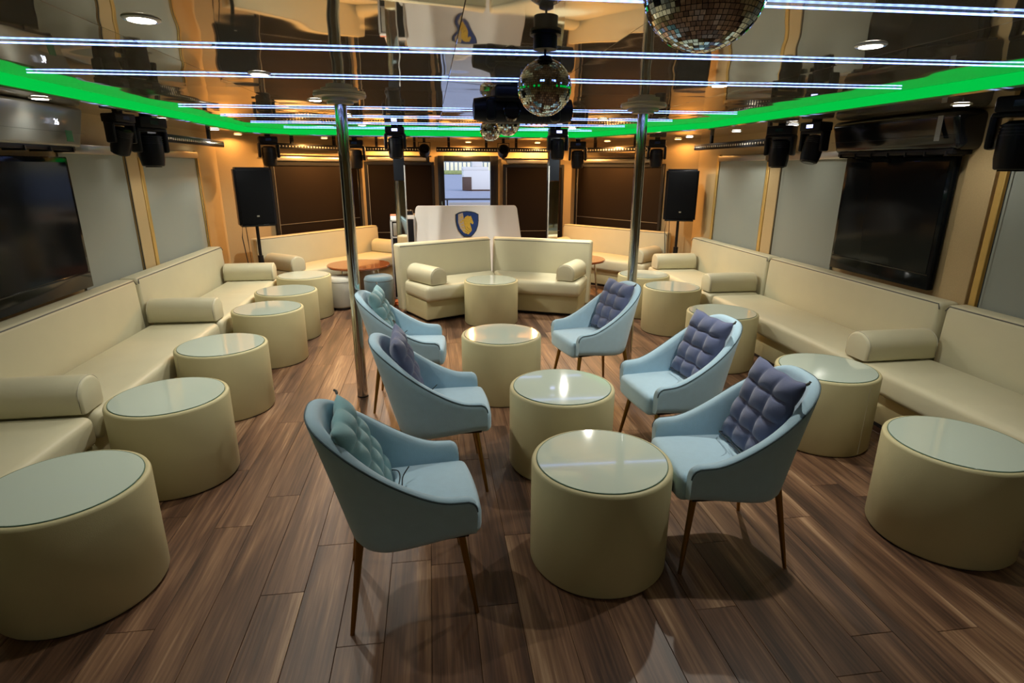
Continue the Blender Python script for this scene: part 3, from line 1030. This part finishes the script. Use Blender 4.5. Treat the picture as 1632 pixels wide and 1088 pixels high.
bm = B(); box(bm, (-.061, -.051, .05), (.061, .051, .066), .003); obj('lid', bm, M['red_card'], t)

# mirrored columns
def mirror_column(x, y, edge, label):
    t = thing('mirror_column', label, 'column', (x, y, 0), 0, 'mirror clad columns')
    bm = B(); box(bm, (-.065, -.065, 0), (.065, .065, 1.52), .002, 1); obj('mirror_cladding', bm, M['mirror'], t, smooth=False)
    bm = B(); box(bm, (-.064, -.064, 1.522), (.064, .064, ZC - .002), .002, 1); obj('upper_dark_reflection', bm, M['black_gloss'], t, smooth=False)  # upper mirror's reflection of the dark blinds, put in as black gloss
    for s in (edge,):
        bm = B(); box(bm, (s * .066 - .007, -.072, 0), (s * .066 + .007, -.058, 1.7), .002, 1); obj('edge_strip', bm, M['alu_white'], t)
mirror_column(-.362, 7.37, 1, 'mirror clad square column left of the booth')
mirror_column(1.552, 7.37, -1, 'mirror clad square column right of the booth')

# ------------------------------------------------------------------ loudspeakers on stands
def loudspeaker(x, y, rz, zb, label, slabel):
    t = thing('speaker_stand', slabel, 'speaker stand', (x, y, 0), rz, 'black speaker stands')
    bm = B(); tube(bm, [(0, .02, .06), (0, .02, zb + .03)], .019, 12); obj('pole', bm, M['black'], t)
    bm = B(); lathe(bm, [(.032, .55), (.032, .64)], 16, Matrix.Translation((0, .02, 0))); obj('collar', bm, M['black'], t)
    for k in range(3):
        a = R(90 + 120 * k)
        bm = B(); tube(bm, [(0, .02, .58), (.22 * math.cos(a), .02 + .22 * math.sin(a), .015)], .012, 8); obj('leg', bm, M['black'], t)
    t = thing('loudspeaker', label, 'loudspeaker', (x, y, zb + .03), rz, 'black loudspeakers')
    bm = B()
    # tapered cabinet
    prism(bm, [(-.205, -.16), (.205, -.16), (.205, .02), (.13, .18), (-.13, .18), (-.205, .02)], 0, .67)
    bmesh.ops.bevel(bm, geom=bm.edges[:], offset=.022, segments=2, affect='EDGES')
    obj('cabinet', bm, M['black'], t, angle=35)
    bm = B(); box(bm, (-.185, -.178, .03), (.185, -.158, .64), .012, 3); obj('grille', bm, M['grille'], t)
    bm = B(); box(bm, (-.014, -.182, .115), (.014, -.177, .132), .002); obj('badge', bm, M['silver'], t)
    bm = B(); box(bm, (-.18, -.165, .005), (.18, -.15, .028), .005); obj('bottom_trim', bm, M['black_gloss'], t)
    bm = B(); tube(bm, [(-.14, .15, .03), (-.16, .16, -.15), (-.13, .15, -.5), (-.15, .14, -.95)], .006, 6); tube(bm, [(-.11, .15, .03), (-.1, .16, -.2), (-.09, .15, -.6), (-.11, .14, -.95)], .005, 6); obj('cable', bm, M['cord'], t)
loudspeaker(-2.07, 7.30, R(24), .97, 'black loudspeaker on stand in far left corner', 'black tripod stand under far left loudspeaker')
loudspeaker(3.33, 7.50, R(-20), .97, 'black loudspeaker on stand in far right corner', 'black tripod stand under far right loudspeaker')

# ------------------------------------------------------------------ televisions
def television(side, y0, y1, z0, z1, label):
    t = thing('television', label, 'television', (XL if side < 0 else XR, (y0 + y1) / 2, z0))
    s = -side; h = (y1 - y0) / 2; H = z1 - z0
    bm = B(); box(bm, (min(s * .03, s * .085), -h, 0), (max(s * .03, s * .085), h, H), .008); obj('housing', bm, M['screen'], t)
    bm = B(); box(bm, (min(s * .082, s * .088), -h + .035, .12), (max(s * .082, s * .088), h - .035, H - .035)); obj('screen', bm, M['screen'], t, smooth=False)
    bm = B(); box(bm, (min(s * .002, s * .035), -.2, .3), (max(s * .002, s * .035), .2, H - .3)); obj('wall_bracket', bm, M['black'], t)
    bm = B(); box(bm, (min(s * .08, s * .089), -h + .02, .105), (max(s * .08, s * .089), h - .02, .113)); obj('bezel_line', bm, M['black_gloss'], t, smooth=False)
television(-1, 2.85, 4.57, .82, 1.735, 'large black television at left picture edge on wall')
television(1, 3.63, 4.70, .83, 1.765, 'black television on right wall below the air conditioner')

# ------------------------------------------------------------------ air conditioners
def air_con(side, y0, y1, z0, z1, depth, m, label, rr):
    t = thing('air_conditioner', label, 'air conditioner', (XL if side < 0 else XR, (y0 + y1) / 2, z0))
    s = -side; h = (y1 - y0) / 2; H = z1 - z0
    bm = B(); box(bm, (min(0, s * depth), -h, .0), (max(0, s * depth), h, H), rr, 4)
    for v in bm.verts:
        if v.co.z < H * .3: v.co.x -= s * .05 * (1 if abs(v.co.x) > depth * .5 else 0)
    obj('housing', bm, m, t, angle=50)
    bm = B(); box(bm, (min(s * .03, s * (depth - .06)), -h + .06, -.025), (max(s * .03, s * (depth - .06)), h - .06, .012), .006); obj('outlet', bm, M['black'], t)
    for k in range(7):
        y = -h + .10 + k * (2 * h - .2) / 6
        bm = B(); box(bm, (min(s * .05, s * (depth - .05)), y - .004, -.035), (max(s * .05, s * (depth - .05)), y + .004, -.005)); obj('vane', bm, M['darkframe'], t, smooth=False)
    bm = B(); box(bm, (min(s * (depth - .004), s * (depth + .003)), -h + .04, H * .34), (max(s * (depth - .004), s * (depth + .003)), h - .04, H * .345)); obj('panel_seam', bm, M['darkframe'], t, smooth=False)
    return t
ac = air_con(-1, 2.9, 4.60, 1.80, 2.055, .23, M['acwhite'], 'white wall air conditioner at upper left with lit digits', .02)
cu = bpy.data.curves.new('digits', 'FONT'); cu.body = '26'; cu.size = .05; cu.align_x = 'CENTER'; cu.extrude = .001
tmp = bpy.data.objects.new('digits_tmp', cu); COL.objects.link(tmp)
dg = bpy.context.evaluated_depsgraph_get()
me = bpy.data.meshes.new_from_object(tmp.evaluated_get(dg)); bpy.data.objects.remove(tmp)
me.materials.clear(); me.materials.append(M['digits'])
o = bpy.data.objects.new('digit_display', me); link(o, ac)
o.location = (.232, .52, .13); o.rotation_euler = (R(90), 0, R(90))
bm = B(); box(bm, (.228, .60, .03), (.232, .67, .10)); obj('energy_sticker', bm, mat('green_sticker', (.05, .22, .09), .5), ac, smooth=False)
ac2 = air_con(1, 3.50, 4.74, 1.80, 2.055, .25, M['black_gloss'], 'black wall air conditioner above the right television', .05)
bm = B(); box(bm, (-.253, -.50, .06), (-.249, -.46, .22)); obj('paper_tag', bm, mat('grey_tag', (.30, .31, .31), .7), ac2, smooth=False)

# ------------------------------------------------------------------ moving head lamps
MHG = 'black moving head stage lamps'
def moving_head(x, y, ztop, rz, tilt, label, s=1.0, front=True):
    t = thing('moving_head_lamp', label, 'stage lamp', (x, y, ztop), rz, MHG)
    bm = B(); box(bm, (-.10 * s, -.075 * s, -.085 * s), (.10 * s, .075 * s, -.015 * s), .012 * s, 2); obj('base', bm, M['black'], t)
    bm = B(); box(bm, (-.03 * s, -.025 * s, -.016 * s), (.03 * s, .025 * s, 0), .004); obj('clamp', bm, M['black'], t)
    for q in (-1, 1):
        bm = B(); box(bm, (q * .10 * s - .016 * s, -.045 * s, -.245 * s), (q * .10 * s + .016 * s, .045 * s, -.085 * s), .014 * s, 2); obj('yoke_arm', bm, M['black'], t)
    bm = B(); box(bm, (-.11 * s, -.05 * s, -.105 * s), (.11 * s, .05 * s, -.083 * s), .008 * s); obj('yoke_bridge', bm, M['black'], t)
    piv = Matrix.Translation((0, 0, -.205 * s)) @ Matrix.Rotation(R(tilt), 4, 'X')
    bm = B(); lathe(bm, [(.05 * s, .085 * s), (.074 * s, .07 * s), (.080 * s, .0), (.078 * s, -.08 * s), (.070 * s, -.125 * s), (.062 * s, -.13 * s)], 12, piv); obj('head', bm, M['black'], t, angle=30)
    bm = B(); lathe(bm, [(.052 * s, -.136 * s), (.05 * s, -.128 * s)], 24, piv); obj('lens', bm, M['black_gloss'], t)
    for k in range(4):
        bm = B(); lathe(bm, [(.0815 * s, .02 * s + k * .014 * s), (.0815 * s, .026 * s + k * .014 * s)], 10, piv); obj('cooling_fin', bm, M['darkframe'], t)
    bm = B(); box(bm, (-.03 * s, -.078 * s, -.062 * s), (.03 * s, -.0745 * s, -.036 * s)); obj('display', bm, M['display'] if front else M['black_gloss'], t, smooth=False)
    return t
moving_head(-2.27, 4.88, ZS, R(70), 20, 'moving head lamp beside white air conditioner, nearer of the pair', .9, False)
moving_head(-2.20, 5.16, ZS, R(60), 0, 'moving head lamp hanging over left pilaster, farther of the pair', 1.15, False)
moving_head(-2.02, 8.02, ZS, R(20), 0, 'moving head lamp above the far left loudspeaker', 1.12, False)
moving_head(-.37, 6.98, ZC, 0, 0, 'moving head lamp with lit display before left mirror column', 1.06)
moving_head(1.515, 6.98, ZC, 0, 0, 'moving head lamp with lit display before right mirror column', 1.06)
moving_head(-1.03, 8.75, ZS, 0, 0, 'moving head lamp just right of left steel pole at back', 1.2, False)
moving_head(2.16, 8.55, ZS, R(-12), 0, 'moving head lamp between right back window and corner window', 1.15, False)
moving_head(3.05, 7.75, ZS, R(-20), 0, 'moving head lamp above the far right loudspeaker', 1.1, False)
moving_head(3.15, 5.05, ZS, R(-50), 0, 'moving head lamp over right wall pilaster, lower of the pair', 1.1, False)
moving_head(3.18, 4.62, ZS, R(-75), -15, 'moving head lamp beside the black air conditioner', 1.0)
moving_head(3.08, 2.78, ZS, R(-60), 0, 'large moving head lamp at right edge above grey blind', 1.15, False)
# large centre lamp with horizontal head
t = thing('moving_head_lamp', 'large moving head lamp behind the centre mirror ball', 'stage lamp', (.545, 3.5, ZC), R(0), MHG)
bm = B(); box(bm, (-.17, -.12, -.085), (.17, .12, -.012), .02, 3); obj('base', bm, M['black'], t)
bm = B(); box(bm, (-.06, -.06, -.014), (.06, .06, 0), .004); obj('clamp', bm, M['black'], t)
bm = B(); box(bm, (-.03, -.124, -.065), (.02, -.119, -.03)); obj('display', bm, M['navy'], t, smooth=False)
bm = B(); box(bm, (-.20, -.08, -.098), (.20, .08, -.073), .01); obj('yoke_bridge', bm, M['black'], t)
for q in (-1, 1):
    bm = B(); box(bm, (q * .185 - .03, -.08, -.20), (q * .185 + .03, .08, -.08), .02, 3); obj('yoke_arm', bm, M['black'], t)
Mh = Matrix.Translation((0, 0, -.135)) @ Matrix.Rotation(R(90), 4, 'Y')
bm = B(); lathe(bm, [(.03, -.285), (.058, -.28), (.075, -.18), (.075, .15), (.07, .24), (.062, .285)], 12, Mh); obj('head', bm, M['black'], t, angle=30)
bm = B(); lathe(bm, [(.052, .286), (.05, .29)], 24, Mh); obj('lens', bm, M['black_gloss'], t)
Mq = Matrix.Translation((-.07, -.06, -.15)) @ Matrix.Rotation(R(75), 4, 'X')
bm = B(); lathe(bm, [(.05, -.02), (.05, .022), (.043, .026), (.04, .018)], 28, Mq); obj('side_cap', bm, M['black_gloss'], t)
for k in range(5):
    bm = B(); lathe(bm, [(.0775, .02 + k * .03), (.0775, .032 + k * .03)], 12, Mh); obj('cooling_fin', bm, M['black'], t)

# small can lamps either side of the door
def can_lamp(x, y, label):
    t = thing('can_lamp', label, 'stage lamp', (x, y, ZS), 0, 'small black can lamps')
    bm = B(); box(bm, (-.02, -.02, -.03), (.02, .02, 0), .004); obj('clamp', bm, M['black'], t)
    for q in (-1, 1):
        bm = B(); box(bm, (q * .085 - .004, -.015, -.17), (q * .085 + .004, .015, -.03)); obj('bracket', bm, M['black'], t)
    bm = B(); box(bm, (-.089, -.015, -.036), (.089, .015, -.028)); obj('bracket_top', bm, M['black'], t)
    Mc = Matrix.Translation((0, 0, -.155)) @ Matrix.Rotation(R(65), 4, 'X')
    bm = B(); lathe(bm, [(.05, -.07), (.078, -.05), (.08, .08), (.07, .082), (.066, .06)], 24, Mc); obj('can', bm, M['black'], t)
    bm = B(); lathe(bm, [(.066, .055), (.06, .06)], 24, Mc); obj('lens', bm, M['black_gloss'], t)
can_lamp(-.06, 9.0, 'small black can lamp left of the glass door head')
can_lamp(1.12, 9.0, 'small black can lamp right of the glass door head')

# ------------------------------------------------------------------ LED bars
def led_bar(a, b, z, label, n=24, face=-1):
    a, b = Vector((*a, 0)), Vector((*b, 0)); d = b - a; L = d.length
    t = thing('led_bar', label, 'light bar', (a.x, a.y, z), math.atan2(d.y, d.x), 'LED wash bars under the soffit')
    bm = B(); box(bm, (0, -.03, -.04), (L, .03, .03), .008); obj('housing', bm, M['black'], t)
    bm = B()
    for k in range(n):
        x = L * (k + .5) / n
        lathe(bm, [(.013, 0), (.011, .006), (.004, .009)], 10, Matrix.Translation((x, -.028, -.008)) @ Matrix.Rotation(R(90), 4, 'X'))
    o = obj('lens_row', bm, M['lens'], t)
    o['kind'] = 'stuff'
    for x in (L * .2, L * .8):
        bm = B(); box(bm, (x - .02, -.015, .02), (x + .02, .015, ZS - z - .001)); obj('bracket', bm, M['black'], t, smooth=False)
led_bar((-2.0, 8.36), (-1.22, 9.36), 1.95, 'LED bar with lens row above the far left dark window')
led_bar((-.98, 9.45), (-.02, 9.45), 1.95, 'LED bar left of the glass door')
led_bar((.12, 9.45), (1.10, 9.45), 1.95, 'LED bar directly above the glass door')
led_bar((1.20, 9.45), (2.1, 9.45), 1.95, 'LED bar right of the glass door')
led_bar((2.42, 9.25), (3.10, 8.15), 1.95, 'LED bar with lens row above far right dark window')
led_bar((-2.38, 5.5), (-2.38, 7.4), 1.93, 'long LED bar along left wall before loudspeaker', 40)
led_bar((3.42, 7.35), (3.42, 5.3), 1.94, 'long LED bar along right wall before loudspeaker', 40)

# ------------------------------------------------------------------ mirror balls
def ball_mesh(r, rows, seed):
    rnd = random.Random(seed)
    bm = B()
    for j in range(rows):
        t0 = math.pi * j / rows - math.pi / 2; t1 = math.pi * (j + 1) / rows - math.pi / 2
        n = max(4, int(2 * rows * math.cos((t0 + t1) / 2)))
        for i in range(n):
            p0, p1 = 2 * math.pi * i / n, 2 * math.pi * (i + 1) / n
            g = .06
            q = []
            for tt, pp in ((t0 + (t1 - t0) * g, p0 + (p1 - p0) * g), (t0 + (t1 - t0) * g, p1 - (p1 - p0) * g), (t1 - (t1 - t0) * g, p1 - (p1 - p0) * g), (t1 - (t1 - t0) * g, p0 + (p1 - p0) * g)):
                q.append(Vector((math.cos(tt) * math.cos(pp), math.cos(tt) * math.sin(pp), math.sin(tt))) * r)
            c = sum(q, Vector()) / 4
            ax = Vector((rnd.uniform(-1, 1), rnd.uniform(-1, 1), rnd.uniform(-1, 1))).normalized()
            Rt = Matrix.Rotation(rnd.gauss(0, .035), 3, ax)
            bm.faces.new([bm.verts.new(c * 1.004 + Rt @ (v - c)) for v in q])
    me = bpy.data.meshes.new('mirror_tiles'); bm.to_mesh(me); bm.free()
    me.materials.append(M['mirror'])
    return me
def mirror_ball(x, y, z, r, rows, label, motor=True, seed=1):
    t = thing('mirror_ball', label, 'mirror ball', (x, y, z), 0, 'hanging mirror balls')
    bm = B(); bmesh.ops.create_uvsphere(bm, u_segments=32, v_segments=20, radius=r * .985); obj('core', bm, M['darkframe'], t)
    o = obj('mirror_tiles', ball_mesh(r, rows, seed), None, t); o['kind'] = 'stuff'
    bm = B(); lathe(bm, [(r * .26, r * .93), (r * .26, r * 1.06), (r * .2, r * 1.08)], 20); obj('top_cap', bm, M['black'], t)
    bm = B(); tube(bm, [(0, 0, r * 1.06), (0, 0, ZC - z - (.05 if motor else .002))], .004, 8); obj('hanger', bm, M['black'], t)
    if motor:
        bm = B(); lathe(bm, [(.042, ZC - z - .055), (.042, ZC - z - .012), (.055, ZC - z - .01), (.055, ZC - z - .001)], 28); obj('motor', bm, M['black'], t)
mirror_ball(.422, 2.19, 1.951, .096, 38, 'mirror ball hanging in centre from black motor', True, 3)
mirror_ball(.502, 1.10, 1.990, .110, 38, 'large near mirror ball cut by the top picture edge', False, 5)
mirror_ball(.517, 5.0, 1.975, .088, 20, 'small far mirror ball, lower of the pair', False, 8)
mirror_ball(.632, 4.80, 2.015, .098, 20, 'small far mirror ball partly behind the large lamp', False, 9)

# ------------------------------------------------------------------ LED ceiling strips
STR = [  # (xl, yl, xr, yr, label)
 (.05, 1.755, 2.55, 1.69, 'blue white LED strip nearest the camera at top right'),
 (-2.05, 2.66, 2.80, 2.47, 'blue white LED strip crossing ceiling in front of centre mirror ball'),
 (-1.98, 3.43, 2.72, 3.23, 'blue white LED strip crossing ceiling just behind centre mirror ball'),
 (-1.92, 5.10, 2.62, 4.90, 'blue white LED strip just beyond the steel poles'),
 (-1.88, 5.92, 2.40, 5.75, 'blue white LED strip, third from the far end'),
 (-1.85, 6.75, 2.20, 6.6, 'blue white LED strip, second from the far end'),
 (-1.70, 7.55, 2.05, 7.45, 'blue white LED strip at far end before green band'),
]
for xl, yl, xr, yr, lab in STR:
    d = Vector((xr - xl, yr - yl, 0)); L = d.length
    t = thing('led_strip', lab, 'light strip', (xl, yl, ZC - .007), math.atan2(d.y, d.x), 'blue white LED strips on the ceiling')
    bm = B(); box(bm, (0, -.0032, -.003), (L, .0032, .002)); obj('diode_tape', bm, M['strip'], t, smooth=False)
    n = max(3, int(L / 1.1))
    for k in range(n + 1):
        x = .04 + (L - .08) * k / n
        bm = B(); box(bm, (x - .006, -.006, .003), (x + .006, .006, .0068)); obj('clip', bm, M['silver'], t, smooth=False)

# ------------------------------------------------------------------ downlights (with their lamps)
def downlight(x, y, z, watts, col, face, label, group, size=140, blend=1.0):
    t = thing('downlight', label, 'downlight', (x, y, z), 0, group)
    bm = B(); lathe(bm, [(.052, -.006), (.056, -.003), (.056, -.0005)], 32); obj('trim_ring', bm, M['white'], t)
    bm = B(); lathe(bm, [(.040, -.0085), (.040, -.0055)], 28); obj('diffuser', bm, face, t)
    lamp('downlight_lamp', (0, 0, -.02), watts, col, t, size, blend)
WARM = (1, .965, .85)
words = ('nearest', 'second nearest', 'third nearest', 'second farthest', 'farthest')
for k, (xl, xr, y, f) in enumerate(((-.90, 1.69, 2.2, .62), (-.84, 1.65, 3.32, 1.1), (-.78, 1.665, 4.50, 1.15), (-.73, 1.685, 5.72, 1.15), (-.73, 1.69, 7.0, 1.8))):
    downlight(xl, y, ZC, DOWN_W * f * (.62, .68, .82, .95, 1.0)[k], WARM, M['led'], words[k] + ' downlight of the left row in polished ceiling', 'ceiling downlights', 172 if k > 2 else 140)
    downlight(xr, y, ZC, DOWN_W * f, WARM, M['led'], words[k] + ' downlight of the right row in polished ceiling', 'ceiling downlights', 172 if k > 2 else 140)
for (x, y) in ((-.95, -.35), (1.72, -.35)):
    downlight(x, y, ZC, DOWN_W * .36, WARM, M['led'], ('left' if x < 0 else 'right') + ' downlight in ceiling above and behind the camera', 'ceiling downlights')
sw = ('nearest', 'second nearest', 'third', 'farthest')
for k, y in enumerate((2.6, 4.0, 5.6, 6.9)):
    downlight(-2.27, y, ZS, SOFFIT_W * (.15, .2, .7, 1.2)[k], WARM, M['led'], sw[k] + ' soffit downlight above the left sofas', 'soffit downlights')
for k, y in enumerate((3.35, 5.05, 6.05, 7.2)):
    downlight(3.25, y, ZS, SOFFIT_W * (.6, 1.1, 1.1, 1.1)[k], WARM, M['led'], sw[k] + ' soffit downlight above the right sofas', 'soffit downlights')
AMB = (1, .48, .14)
for (x, y, lab) in ((-2.32, 7.85, 'amber downlight above the far left loudspeaker'), (-1.42, 8.62, 'amber downlight above the far left corner sofa'),
                    (-.60, 9.42, 'amber downlight left of the glass door'), (.62, 9.42, 'amber downlight before the glass door'),
                    (1.72, 9.42, 'amber downlight right of the glass door'), (2.62, 8.62, 'amber downlight above the far right corner sofa'), (3.36, 7.80, 'amber downlight above far right loudspeaker')):
    downlight(x, y, ZS, AMBER_W * (.12 if 'loudspeaker' in lab else 1.25 if 'sofa' in lab else 1.0), AMB, M['led_amber'], lab, 'amber far end downlights', 172, .35)
